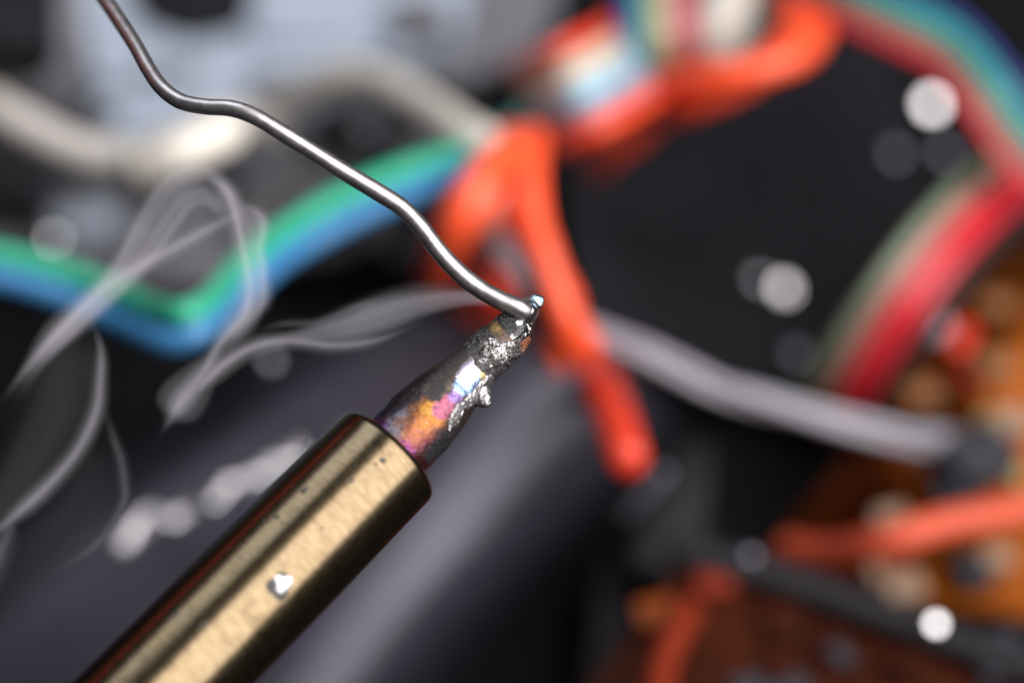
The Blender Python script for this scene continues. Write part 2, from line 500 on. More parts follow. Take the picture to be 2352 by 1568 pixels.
# black bracket between the boards
bk = tag(empty('black_bracket', at_height(1560, 1200, 0)), 'black plastic bracket below the grey wire', 'bracket')
V, F = slab_geo(poly_h(rounded_poly([(1560, 1010, 10), (1640, 1010, 10), (1620, 1300, 10), (1540, 1330, 10), (1430, 1290, 10)], 0.2)), 9.9, 0.8)
part_world('arm', V, F, M['dark_plastic'], bk)
V, F = slab_geo(poly_h(rounded_poly([(1370, 1250, 6), (1560, 1290, 6), (1480, 1600, 6), (1330, 1620, 6)], 0.2)), 5.9, 0.8)
part_world('foot', V, F, M['black_plastic'], bk)

# ------------------------------------------------------------------ cables
cream = cable('cream_cable', [(-60, 215, 20), (60, 290, 21), (180, 345, 22), (300, 362, 23), (400, 335, 24), (490, 290, 23), (560, 280, 16), (610, 300, 8)], 1.5, M['cream'],
      'thick cream cable sagging across the left edge', 'cable', n=120)
cable('cream_cable', [(610, 270, 5), (680, 218, 9), (760, 180, 13), (860, 180, 16), (960, 232, 20), (1060, 300, 24), (1140, 350, 25), (1200, 410, 20)], 1.45, M['white'],
      'pale cream cable arching down to the orange cables', 'cable', n=120)
cable('sleeve', [(330, 380, 24), (420, 345, 25.5), (520, 300, 25)], 1.7, M['white'], None, None, cream)['label'] = 'white sleeve around the cable'

pair = tag(empty('twin_wire', at_height(500, 600, 30)), 'flat twin wire, green above blue, dipping across the left half', 'cable')
gr = [(-60, 575, 30), (60, 600, 30), (180, 635, 30), (280, 675, 31), (350, 708, 33), (420, 718, 35), (475, 695, 34), (540, 625, 31),
      (640, 540, 29), (760, 465, 28), (880, 410, 27), (980, 375, 26), (1060, 350, 25), (1140, 320, 22)]
bl = [(-60, 625, 30), (60, 653, 30), (180, 695, 30), (270, 738, 31), (340, 770, 33), (405, 780, 34), (475, 750, 34), (560, 672, 31),
      (650, 592, 29), (770, 520, 28), (890, 462, 27), (985, 420, 26), (1065, 385, 25), (1140, 355, 22)]
cable('wire', gr, 0.86, M['green'], None, None, pair, n=160)['label'] = 'green insulated wire of the pair'
cable('wire', bl, 0.86, M['blue'], None, None, pair, n=160)['label'] = 'blue insulated wire of the pair'

cable('orange_strand', [(1170, 345, 26), (1105, 420, 27), (1055, 500, 26), (1020, 580, 22), (1005, 640, 16)], 1.45, M['orange_bright'],
      'orange strand splaying left of the thick orange cable', 'cable')
cable('coral_strand', [(1170, 330, 22), (1140, 420, 24), (1120, 480, 24), (1085, 540, 20)], 1.6, M['coral'],
      'pale coral strand between the two orange strands', 'cable')
cable('scarlet_stub', [(1350, 800, 12), (1380, 880, 17), (1415, 970, 22), (1440, 1050, 24)], 1.5, M['scarlet'],
      'scarlet wire stub with a rounded end below the orange cable', 'wire')
cable('red_offcut', [(960, 850, 9), (1000, 800, 9), (1080, 740, 8), (1150, 700, 10), (1130, 640, 12)], 0.9, M['scarlet'],
      'dark red wire offcut lying behind the iron tip', 'wire')

def twisted(name, pts, mats, r, off, turns, label, cat, n=140, phase=0.0):
    """strands lying side by side and slowly twisting round each other"""
    o = tag(empty(name, at_height(*pts[len(pts) // 2][:3])), label, cat)
    C = path_h(pts, n)
    T = np.gradient(C, axis=0); T /= np.linalg.norm(T, axis=1)[:, None]
    N = np.cross(T, [0.0, 0.3, 1.0]); N /= np.linalg.norm(N, axis=1)[:, None]
    B = np.cross(T, N)
    k = np.linspace(0, 1, n)
    for i, m in enumerate(mats):
        a = phase + 2 * math.pi * (i / len(mats) + turns * k)
        wob = 1 + 0.25 * vnoise(np.stack([k * 6 + i * 3.7, k * 0, k * 0 + i], -1))
        V, F = tube_geo(C + (N * np.cos(a)[:, None] + B * np.sin(a)[:, None]) * (off * MM * wob)[:, None],
                        r * MM * (1 + 0.08 * vnoise(np.stack([k * 9 + i * 5.1, k * 0, k * 0], -1))), 14)
        part_world('strand', V, F, M[m], o)
    return o

def ribbon(name, center, mats, r, label, offs_dir=None, pitch=None):
    """flat ribbon of insulated wires side by side; center rows (u, v, height)"""
    o = tag(empty(name, at_height(*center[len(center) // 2])), label, 'ribbon cable')
    C = path_h(center, 90)
    T = np.gradient(C, axis=0); T /= np.linalg.norm(T, axis=1)[:, None]
    view = C - CAM; view /= np.linalg.norm(view, axis=1)[:, None]
    side = np.cross(view, T); side /= np.linalg.norm(side, axis=1)[:, None]
    if offs_dir is not None:
        d = np.asarray(offs_dir, float)
        side = side * 0.8 + d * 0.2
    p = pitch or r * 1.9
    for k, m in enumerate(mats):
        V, F = tube_geo(C + side * ((k - (len(mats) - 1) / 2) * p * MM), r * MM, 12)
        w = part_world('wire', V, F, M[m], o)
        w['label'] = m.replace('sky', 'light blue').replace('dark_plastic', 'black').replace('coral_dull', 'coral') + ' wire of the ribbon'
    return o
twisted('orange_cable', [(1195, 320, 24), (1192, 400, 25), (1215, 510, 25), (1262, 620, 24), (1303, 730, 22), (1315, 830, 18), (1295, 900, 12)],
        ['orange_bright', 'orange_bright'], 1.25, 1.0, 0.55, 'thick orange cable running down behind the iron tip', 'cable', phase=0.2)
twisted('orange_loop', [(1385, 360, 10), (1430, 300, 14), (1500, 235, 18), (1600, 200, 23), (1710, 172, 25), (1810, 125, 25), (1852, 55, 23), (1845, -30, 20), (1800, -110, 14)],
        ['orange', 'orange_bright'], 1.3, 1.05, 0.6, 'thick orange cable loop at the top between the ribbon cables', 'cable', phase=0.4)
twisted('grey_wire', [(1085, 505, 20), (1150, 575, 20), (1230, 665, 19), (1330, 750, 20), (1480, 815, 20), (1620, 880, 18), (1760, 925, 17), (1920, 965, 16), (2080, 1000, 14), (2200, 1020, 11)],
        ['grey_pvc', 'grey_pvc', 'grey_pvc'], 0.5, 0.62, 1.2, 'pale grey stranded wire running from the iron tip to the amber board', 'wire', phase=0.6)
ribbon('ribbon_cable', [(1780, -70, 22), (1920, -20, 25), (2045, 35, 26), (2180, 105, 26), (2268, 208, 26), (2335, 305, 24), (2430, 400, 22)],
       ['navy', 'teal', 'teal', 'sage', 'coral_dull', 'red'], 0.46, 'multicoloured ribbon cable curving through the upper right corner')
ribbon('ribbon_cable', [(2420, 360, 16), (2290, 450, 18), (2180, 560, 19), (2080, 690, 18), (2000, 810, 15), (1940, 910, 11), (1900, 980, 6)],
       ['dark_plastic', 'red', 'red', 'coral_dull', 'sage'], 0.70, 'red and grey-green ribbon cable rising to the right edge')
ribbon('ribbon_cable', [(1225, 250, 22), (1290, 222, 27), (1360, 188, 28), (1430, 150, 25), (1490, 105, 18)],
       ['scarlet', 'sand', 'cream', 'sky', 'pink', 'orange'], 0.76, 'short rainbow ribbon cable fold left of the orange loop')
ribbon('ribbon_cable', [(1510, -60, 24), (1508, 20, 25), (1515, 90, 25), (1545, 170, 20), (1580, 230, 14)],
       ['red', 'pink', 'sand', 'olive', 'teal', 'navy'], 0.56, 'rainbow ribbon cable hanging from the top edge above the orange loop')
cable('white_plug', [(1640, 90, 17), (1665, 50, 18), (1690, 0, 18), (1700, -60, 17)], 2.6, M['white'], 'white plug body at the top edge inside the orange loop', 'plug')
cable('teal_stub', [(1150, 300, 20), (1190, 285, 21), (1215, 270, 18)], 0.9, M['teal'], 'short teal wire stub where the cream cable meets the orange cable', 'wire')

# ------------------------------------------------------------------ bright screws and solder joints
def towards(p, lamp):
    v = CAM - p; v /= np.linalg.norm(v)
    l = lamp - p; l /= np.linalg.norm(l)
    h = v + l
    return h / np.linalg.norm(h)
LAMP = np.array(bpy.data.objects['window_lamp'].location)
def screw(u, v, h, r, label, mat='tin', flat=False):
    p = at_height(u, v, h)
    ax = towards(p, LAMP)
    if not flat: ax = np.array([0, 0, 1.0]) * 0.5 + ax * 0.5
    ax = ax / np.linalg.norm(ax)
    o = tag(empty('screw', p - np.array([0, 0, r * MM * 0.5])), label, 'screw', 'screws and solder points glinting in the dark')
    V, F = dome_geo(p, r * MM, r * (0.12 if flat else 0.45) * MM, ax)
    part_world('head', V, F, M[mat], o)
    V, F = tube_geo([p - ax * r * 0.3 * MM, p - ax * r * 2.2 * MM], r * 0.55 * MM, 10)
    part_world('shank', V, F, M[mat], o)
    return o
for a in ((1802, 662, 6, 0.75, 'bright screw head in the middle of the black housing', 'tin', True),
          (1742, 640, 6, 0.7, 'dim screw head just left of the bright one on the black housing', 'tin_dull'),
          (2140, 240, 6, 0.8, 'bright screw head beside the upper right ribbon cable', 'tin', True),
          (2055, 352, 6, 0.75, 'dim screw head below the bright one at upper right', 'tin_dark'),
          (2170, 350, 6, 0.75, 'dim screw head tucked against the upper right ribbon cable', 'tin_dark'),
          (118, 545, 6, 0.8, 'pale screw head above the twin wire at left', 'tin'),
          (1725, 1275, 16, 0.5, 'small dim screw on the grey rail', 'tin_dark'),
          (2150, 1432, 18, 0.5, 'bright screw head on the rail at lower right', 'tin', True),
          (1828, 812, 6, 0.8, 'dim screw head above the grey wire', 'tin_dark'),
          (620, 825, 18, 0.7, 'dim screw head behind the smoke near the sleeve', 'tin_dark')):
    screw(*a)

cable('solder_pin', [(1440, 1180, 11), (1480, 1135, 12), (1525, 1085, 13)], 0.5, M['tin_dark'], 'grey metal pin right of the scarlet wire stub', 'pin', n=20)
# crumpled solder offcut left of the sleeve
pts = []
for i, (u, v) in enumerate(((282, 1262), (312, 1235), (350, 1180), (400, 1195), (440, 1160), (490, 1140), (530, 1118), (575, 1102), (630, 1075), (690, 1040))):
    pts.append((u + random.uniform(-6, 6), v + random.uniform(-9, 9), 17 + random.uniform(-0.7, 0.9)))
twisted('solder_offcut', pts, ['tin', 'tin', 'tin'], 0.26, 0.42, 4.3, 'crumpled bright solder offcut lying left of the gold sleeve', 'wire', n=200)

# ------------------------------------------------------------------ soldering iron
J = at_depth(908, 1028, 159.8)
APEX = at_depth(1240, 690, 163.6)
AX = APEX - J
TIP_LEN = np.linalg.norm(AX); AX /= TIP_LEN
vdir = CAM - J; vdir /= np.linalg.norm(vdir)
E2 = vdir - AX * vdir.dot(AX); E2 /= np.linalg.norm(E2)      # towards the photographer
E1 = np.cross(E2, AX)                                        # upper left in the picture
root = empty('soldering_iron', J)
R3 = Matrix((Vector(E1), Vector(E2), Vector(AX))).transposed()
root.matrix_world = Matrix.Translation(Vector(J)) @ R3.to_4x4()
tag(root, 'soldering iron with gold sleeve and burnt crusted tip pointing up right', 'soldering iron')

def lpart(name, verts, faces, mat, parent=root):
    return mesh_object(name, verts, faces, mat, parent)

# local frame: x upper-left, y towards camera, z along the axis; s, t in photograph pixels
ZS = TIP_LEN * 1000 / 474.0        # mm per pixel along
TS = 159.8 * 0.36 / 2352 * 1000 / 1000  # mm per pixel across
S_KEY = np.array([-80, 0, 85, 150, 185, 237, 271, 313, 349, 387, 405, 424, 450, 470, 480, 485.])
T_L = np.array([-83, -84, -87, -79, -72, -63, -57, -53, -49, -44, -41, -36, -29, -22, -15, -5.])
T_R = np.array([85, 86, 87, 77, 69, 60, 54, 55, 55, 47, 39, 29, 17, 13, 10, 4.])
Y_N = np.array([84, 85, 87, 76, 68, 59, 53, 52, 47, 33, 27, 22, 16, 14, 10, 4.])      # near side
Y_F = np.array([84, 85, 87, 76, 68, 59, 53, 50, 46, 40, 36, 30, 22, 16, 11, 4.])
def tip_surface(s, th):
    """local point in mm on the iron tip, s pixels along the axis, th round it"""
    l, r = np.interp(s, S_KEY, T_L), np.interp(s, S_KEY, T_R)
    yn, yf = np.interp(s, S_KEY, Y_N), np.interp(s, S_KEY, Y_F)
    c, w = (l + r) / 2, (r - l) / 2
    x = c + w * np.cos(th)
    y = np.where(np.sin(th) > 0, yn, yf) * np.sin(th)
    return np.stack([-x * TS, y * TS, s * ZS], -1)

def grid_mesh(P):
    n, m = P.shape[:2]
    idx = np.arange(n * m).reshape(n, m)
    a, b = idx[:-1, :], idx[1:, :]
    F = np.stack([a, np.roll(a, -1, 1), np.roll(b, -1, 1), b], -1).reshape(-1, 4)
    return P.reshape(-1, 3), F

def normals(P, wrap=True):
    du = np.gradient(P, axis=0)
    dv = (np.roll(P, -1, 1) - np.roll(P, 1, 1)) if wrap else np.gradient(P, axis=1)
    n = np.cross(du, dv); l = np.linalg.norm(n, axis=-1, keepdims=True)
    return n / np.maximum(l, 1e-12)

def attr(o, name, rgba):
    a = o.data.attributes.new(name, 'FLOAT_COLOR', 'POINT')
    a.data.foreach_set('color', np.asarray(rgba, np.float32).ravel())

def metal_attr_mat(name, bump=0.0, bscale=9000.0):
    """colour, roughness and metalness read from attributes of the piece, plus fine grain"""
    m, nt, p = mat_new(name)
    ca = node(nt, 'ShaderNodeAttribute', attribute_name='tint')
    cb = node(nt, 'ShaderNodeAttribute', attribute_name='finish')
    tc = node(nt, 'ShaderNodeTexCoord')
    nz = node(nt, 'ShaderNodeTexNoise', Scale=bscale, Detail=4.0, Roughness=0.65)
    nt.links.new(tc.outputs['Object'], nz.inputs['Vector'])
    hsv = node(nt, 'ShaderNodeMix', data_type='RGBA', blend_type='MULTIPLY')
    hsv.inputs[0].default_value = 0.55
    mr = node(nt, 'ShaderNodeMapRange')
    mr.inputs['To Min'].default_value = 0.45; mr.inputs['To Max'].default_value = 1.5
    nt.links.new(nz.outputs['Fac'], mr.inputs['Value'])
    nt.links.new(ca.outputs['Color'], hsv.inputs[6]); nt.links.new(mr.outputs['Result'], hsv.inputs[7])
    nt.links.new(hsv.outputs[2], p.inputs['Base Color'])
    sep = node(nt, 'ShaderNodeSeparateColor')
    nt.links.new(cb.outputs['Color'], sep.inputs[0])
    nt.links.new(sep.outputs[0], p.inputs['Roughness'])
    nt.links.new(sep.outputs[1], p.inputs['Metallic'])
    if bump:
        b = node(nt, 'ShaderNodeBump', Strength=bump, Distance=0.00004)
        nt.links.new(nz.outputs['Fac'], b.inputs['Height'])
        nt.links.new(b.outputs['Normal'], p.inputs['Normal'])
    return m

# --- tip body with temper colours and a painted highlight
NS, NT = 420, 280
s = np.linspace(-70, 485, NS)[:, None] * np.ones((1, NT))
th = (np.linspace(0, 2 * math.pi, NT, endpoint=False)[None, :]) * np.ones((NS, 1))
P = tip_surface(s, th)
N = normals(P)
tt = -P[..., 0] / TS                                  # pixels across
TILT = 3.8 / (TIP_LEN * 1000)
s_axis = s
s = s + P[..., 1] / TS * TILT                        # as seen from the photographer's side
q = P * 1.0
lump = fbm(q * 2.2, 3) * 0.035 + fbm(q * 9, 3) * 0.010 * smooth(60, 200, s)
lump += smooth(355, 430, s) * fbm(q * 4 + 5, 3) * 0.10 * smooth(482, 470, s_axis)
P = P + N * lump[..., None]

warp = fbm(q * 1.6 + 40, 4)
warp2 = fbm(q * 4.5 + 9, 4) + 0.8 * fbm(q * 13 + 19, 3)
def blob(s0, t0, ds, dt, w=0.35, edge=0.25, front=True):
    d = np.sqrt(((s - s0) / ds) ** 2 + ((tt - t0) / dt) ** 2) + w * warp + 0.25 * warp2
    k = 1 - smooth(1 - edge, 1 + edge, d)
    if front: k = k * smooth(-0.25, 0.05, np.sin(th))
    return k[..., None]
tint = np.ones((NS, NT, 3)) * np.array([0.075, 0.058, 0.050])
rough = np.full((NS, NT), 0.5); met = np.full((NS, NT), 0.9)
def paint(k, c, r=None, m=None):
    global tint, rough, met
    tint = tint * (1 - k) + np.array(c) * k
    if r is not None: rough = rough * (1 - k[..., 0]) + r * k[..., 0]
    if m is not None: met = met * (1 - k[..., 0]) + m * k[..., 0]
paint(blob(10, -70, 110, 45, 0.5, 0.3), (0.018, 0.020, 0.062), 0.35)
paint(blob(25, 25, 80, 75, 0.5, 0.35), (0.135, 0.032, 0.055), 0.48)
paint(blob(-5, -5, 45, 60, 0.6, 0.35), (0.120, 0.024, 0.095), 0.48)
paint(blob(55, -30, 40, 28, 0.8, 0.4), (0.16, 0.145, 0.165), 0.5)
paint(blob(95, 0, 60, 45, 0.6, 0.3), (0.19, 0.072, 0.035), 0.46)
paint(blob(112, 8, 40, 26, 0.7, 0.3), (0.22, 0.085, 0.022), 0.42)
paint(blob(118, -12, 16, 12, 0.6, 0.4), (0.34, 0.17, 0.035), 0.42)
paint(blob(40, 60, 40, 20, 0.6, 0.4), (0.10, 0.03, 0.032), 0.36)
paint(blob(150, 14, 32, 24, 0.5, 0.2), (0.19, 0.060, 0.095), 0.42)
paint(blob(182, 16, 22, 18, 0.5, 0.3), (0.14, 0.085, 0.22), 0.36)
paint(blob(224, 12, 40, 24, 0.35, 0.2), (0.17, 0.25, 0.38), 0.32)
paint(blob(246, 0, 34, 22, 0.35, 0.3), (0.34, 0.31, 0.40), 0.3)  # white highlight painted into the tint
paint(blob(262, 26, 12, 16, 0.3, 0.5), (0.50, 0.42, 0.18), 0.25)
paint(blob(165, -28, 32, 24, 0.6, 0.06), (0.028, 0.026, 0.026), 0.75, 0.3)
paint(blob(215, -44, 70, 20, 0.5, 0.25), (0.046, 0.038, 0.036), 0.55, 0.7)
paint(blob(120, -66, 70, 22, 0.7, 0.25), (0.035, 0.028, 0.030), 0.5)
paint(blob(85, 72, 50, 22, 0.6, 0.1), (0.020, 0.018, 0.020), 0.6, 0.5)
front = smooth(-0.2, 0.2, np.sin(th))
spk = (smooth(0.35, 0.55, fbm(q * 8 + 3, 3)) * front * smooth(130, 40, s))[..., None]
paint(spk * 0.8, (0.045, 0.04, 0.17), 0.3)
spk = (smooth(0.40, 0.55, fbm(q * 11 + 33, 3)) * front * smooth(230, 160, s))[..., None]
paint(spk * 0.85, (0.022, 0.018, 0.02), 0.6)
spk = (smooth(0.45, 0.6, fbm(q * 10 + 63, 3)) * front * smooth(200, 120, s))[..., None]
paint(spk * 0.7, (0.30, 0.26, 0.24), 0.45)
tint *= (1 + 0.35 * fbm(q * 6 + 70, 4))[..., None]
endk = smooth(362, 385, s)[..., None]
paint(endk, (0.42, 0.41, 0.42), 0.2, 1.0)
paint(blob(357, -30, 14, 18, 0.5, 0.4), (0.17, 0.10, 0.035), 0.35, 0.5)
paint(blob(473, -6, 16, 16, 0.2, 0.3), (0.42, 0.62, 0.78), 0.3)
paint(blob(452, -22, 16, 8, 0.4, 0.4), (0.07, 0.065, 0.07), 0.7, 0.2)
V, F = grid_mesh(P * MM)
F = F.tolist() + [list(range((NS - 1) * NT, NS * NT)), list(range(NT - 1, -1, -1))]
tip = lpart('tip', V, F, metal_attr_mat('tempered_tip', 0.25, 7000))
tip['label'] = 'iron tip with rainbow heat tint and a painted white highlight'
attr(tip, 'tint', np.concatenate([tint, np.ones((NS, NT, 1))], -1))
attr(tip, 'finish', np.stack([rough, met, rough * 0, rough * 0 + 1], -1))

# --- pieces lying on the tip: crust, solder skin, flux
def tip_patch(name, mask_fn, thick_fn, paint_fn, mat, s0, s1, ns=220, nt=320, th0=-0.6, th1=math.pi + 0.6, wrap=False):
    ss = np.linspace(s0, s1, ns)[:, None] * np.ones((1, nt))
    tr = np.linspace(th0, th1, nt, endpoint=not wrap)[None, :] * np.ones((ns, 1))
    Q = tip_surface(ss, tr); Nn = normals(Q, wrap)
    t_ = -Q[..., 0] / TS
    ss = ss + Q[..., 1] / TS * TILT
    k = mask_fn(ss, t_, tr, Q)
    h = thick_fn(ss, t_, tr, Q, k)
    Q2 = Q + Nn * (np.where(k > 0, h, -0.12))[..., None]
    c, r, m = paint_fn(ss, t_, tr, Q, k)
    idx = np.arange(ns * nt).reshape(ns, nt)
    nb = np.roll(idx, -1, 1) if wrap else idx
    if wrap:
        quads = np.stack([idx[:-1], nb[:-1], nb[1:], idx[1:]], -1).reshape(-1, 4)
    else:
        quads = np.stack([idx[:-1, :-1], idx[:-1, 1:], idx[1:, 1:], idx[1:, :-1]], -1).reshape(-1, 4)
    kf = k.ravel()
    quads = quads[(kf[quads] > 0).any(1)]
    used = np.unique(quads); remap = -np.ones(ns * nt, int); remap[used] = np.arange(len(used))
    o = lpart(name, (Q2.reshape(-1, 3) * MM)[used], remap[quads].tolist(), mat, root)
    o.parent = tip
    attr(o, 'tint', np.concatenate([c, np.ones((ns, nt, 1))], -1).reshape(-1, 4)[used])
    attr(o, 'finish', np.stack([r, m, r * 0, r * 0 + 1], -1).reshape(-1, 4)[used])
    return o

MATR = metal_attr_mat('burnt_flux', 0.6, 9000)
MATS = metal_attr_mat('solder_skin', 0.15, 5000)

def mixc(c, k, d):
    return c * (1 - k[..., None]) + np.array(d) * k[..., None]

def crust_mask(s, t, th, Q):
    lo = 266 + 10 * fbm(Q * 2.5, 4) - 14 * np.clip(t / 50, -1, 1) * 0.2
    hi = 340 + 22 * smooth(-5, 25, t) + 34 * smooth(30, 42, t) + 8 * fbm(Q * 3 + 8, 4)
    return np.minimum(s - lo, hi - s) / 8
def ridged(Q, f, o):
    return 1 - np.abs(fbm(Q * f + o, 3)) * 2.2
def crust_h(s, t, th, Q, k):
    e = np.clip(k, 0, 1) * (0.35 + 0.65 * smooth(262, 310, s))
    return e * (0.03 + 0.18 * np.clip(0.35 + fbm(Q * 2.6, 3), 0, 1.2) + 0.13 * np.clip(fbm(Q * 6.5 + 2, 4), -0.3, 1) + 0.03 * vnoise(Q * 28))
def crust_p(s, t, th, Q, k):
    w = fbm(Q * 3 + 60, 4)
    c = np.ones(s.shape + (3,)) * np.array([0.045, 0.042, 0.042])
    r = np.full(s.shape, 0.5); m = np.full(s.shape, 0.55)
    sil = smooth(0.0, 0.4, 0.8 * w + 0.9 * (1 - np.sqrt(((s - 338) / 52) ** 2 + ((t - 10) / 31) ** 2)))
    c = mixc(c, sil, (0.46, 0.445, 0.45)); r = r * (1 - sil) + 0.36 * sil; m = m * (1 - sil) + 0.95 * sil
    rust = smooth(0.1, 0.5, w * 0.7 + 0.9 * (1 - np.sqrt(((s - 385) / 36) ** 2 + ((t - 44) / 16) ** 2)))
    c = mixc(c, rust, (0.16, 0.05, 0.02)); r = r * (1 - rust) + 0.3 * rust; m = m * (1 - rust) + 0.1 * rust
    pit = smooth(0.12, 0.4, fbm(Q * 7 + 44, 3)) * sil
    c = mixc(c, pit * 0.8, (0.05, 0.045, 0.045))
    gr = smooth(0.25, 0.5, fbm(Q * 12 + 4, 3)) * (1 - sil)
    c = mixc(c, gr * 0.6, (0.14, 0.135, 0.135)); m = m * (1 - gr) + 0.8 * gr
    return c, r, m
tip_patch('oxide_crust', crust_mask, crust_h, crust_p, MATR, 240, 415, 260, 420, 0, 2 * math.pi, True)['label'] = 'burnt black and silver crust'

def skin_mask(s, t, th, Q):
    w = fbm(Q * 2.2 + 21, 4); w2 = fbm(Q * 7 + 2, 3)
    mid = np.interp(s, [95, 130, 170, 215, 262], [66, 56, 44, 48, 44])
    half = np.interp(s, [110, 135, 180, 225, 262, 275], [2, 11, 14, 12, 11, 4])
    ang = smooth(-0.5, -0.25, np.sin(th))
    return (1 - np.abs(t - mid) / half + 0.6 * w + 0.2 * w2) * np.where(ang > 0.5, 1, -1) - np.where((s < 98) | (s > 272), 3, 0)
def skin_h(s, t, th, Q, k):
    e = smooth(0, 0.5, k)
    return e * (0.03 + 0.06 * np.clip(0.5 + fbm(Q * 4, 3), 0, 1))
def skin_p(s, t, th, Q, k):
    w = fbm(Q * 6 + 3, 4)
    c = np.ones(s.shape + (3,)) * np.array([0.30, 0.29, 0.295])
    d = smooth(0.0, 0.4, w) * 0.75
    c = mixc(c, d, (0.06, 0.058, 0.06))
    return c, 0.42 + 0.15 * d, np.full(s.shape, 0.9)
tip_patch('solder_skin', skin_mask, skin_h, skin_p, MATS, 95, 280, 420, 420, -1.0, 1.7)['label'] = 'dull silver solder skin'

def flux_mask(s, t, th, Q):
    w = fbm(Q * 5 + 31, 3)
    return 1 - np.sqrt(((s - 384) / 21) ** 2 + ((t + 16) / 33) ** 2) + 0.25 * w
tip_patch('flux_residue', flux_mask, lambda s, t, th, Q, k: smooth(0, 0.4, k) * (0.06 + 0.08 * np.clip(fbm(Q * 10, 3), -0.3, 1) + 0.03 * vnoise(Q * 30)),
          lambda s, t, th, Q, k: (np.ones(s.shape + (3,)) * np.array([0.008, 0.0075, 0.0075]), np.full(s.shape, 0.5), np.full(s.shape, 0.0)),
          MATR, 350, 415, 120, 200, 0.2, math.pi - 0.1)['label'] = 'black glossy burnt flux'

# molten pool round the end of the wire
def pool_mask(s, t, th, Q):
    return 1 - np.sqrt(((s - 432) / 36) ** 2 + ((t + 2) / 27) ** 2) + 0.05 * fbm(Q * 2 + 11, 2)
tip_patch('molten_pool', pool_mask, lambda s, t, th, Q, k: smooth(0, 0.9, k) * 0.55 + 0.01,
          lambda s, t, th, Q, k: (np.ones(s.shape + (3,)) * np.array([0.60, 0.585, 0.60]), np.full(s.shape, 0.24), np.full(s.shape, 1.0)),
          MATS, 370, 480, 160, 200, 0.05, math.pi - 0.05)['label'] = 'smooth molten solder pool'
def facet_mask(s, t, th, Q):
    return 1 - np.sqrt(((s - 388) / 34) ** 2 + ((t - 14) / 15) ** 2) + 0.2 * fbm(Q * 4 + 13, 3)
tip_patch('solder_facet', facet_mask, lambda s, t, th, Q, k: smooth(0, 0.5, k) * 0.05,
          lambda s, t, th, Q, k: (np.ones(s.shape + (3,)) * np.array([0.46, 0.45, 0.46]), np.full(s.shape, 0.2), np.full(s.shape, 1.0)),
          MATS, 350, 430, 160, 200, 0.05, math.pi - 0.05)['label'] = 'bright wetted solder facet'
# hanging drop of solder on the lower right side
c0 = tip_surface(np.array(212.0), np.array(0.45))
dn = np.array([-0.78, 0.30, -0.30]); dn /= np.linalg.norm(dn)
d1 = np.cross(dn, [0, 0, 1.0]); d1 /= np.linalg.norm(d1); d2 = np.cross(dn, d1)
Vd = []
for i in range(18):
    a = i / 17
    rr_ = 0.62 * math.sqrt(max(0.0, 1 - a ** 3.0)) * (1.0 - 0.48 * a) + 0.002
    for j in range(28):
        b = 2 * math.pi * j / 28
        p_ = c0 + dn * (a * 1.05 - 0.25) + rr_ * (math.cos(b) * d1 * 0.8 + math.sin(b) * d2 * 1.3)
        Vd.append(p_)
Vd = np.array(Vd); Vd = Vd + (d1 * 0.12 + dn * 0.10) * fbm(Vd * 3.5, 3)[:, None]
Fd = [(i * 28 + j, i * 28 + (j + 1) % 28, (i + 1) * 28 + (j + 1) % 28, (i + 1) * 28 + j) for i in range(17) for j in range(28)] + [tuple(17 * 28 + j for j in range(28))]
M['drop'] = simple('solder_drop', (0.26, 0.25, 0.255), 0.36, metal=0.95, var=0.2, scale=2500)
dr = lpart('solder_drop', Vd * MM, Fd, M['drop']); dr.parent = tip

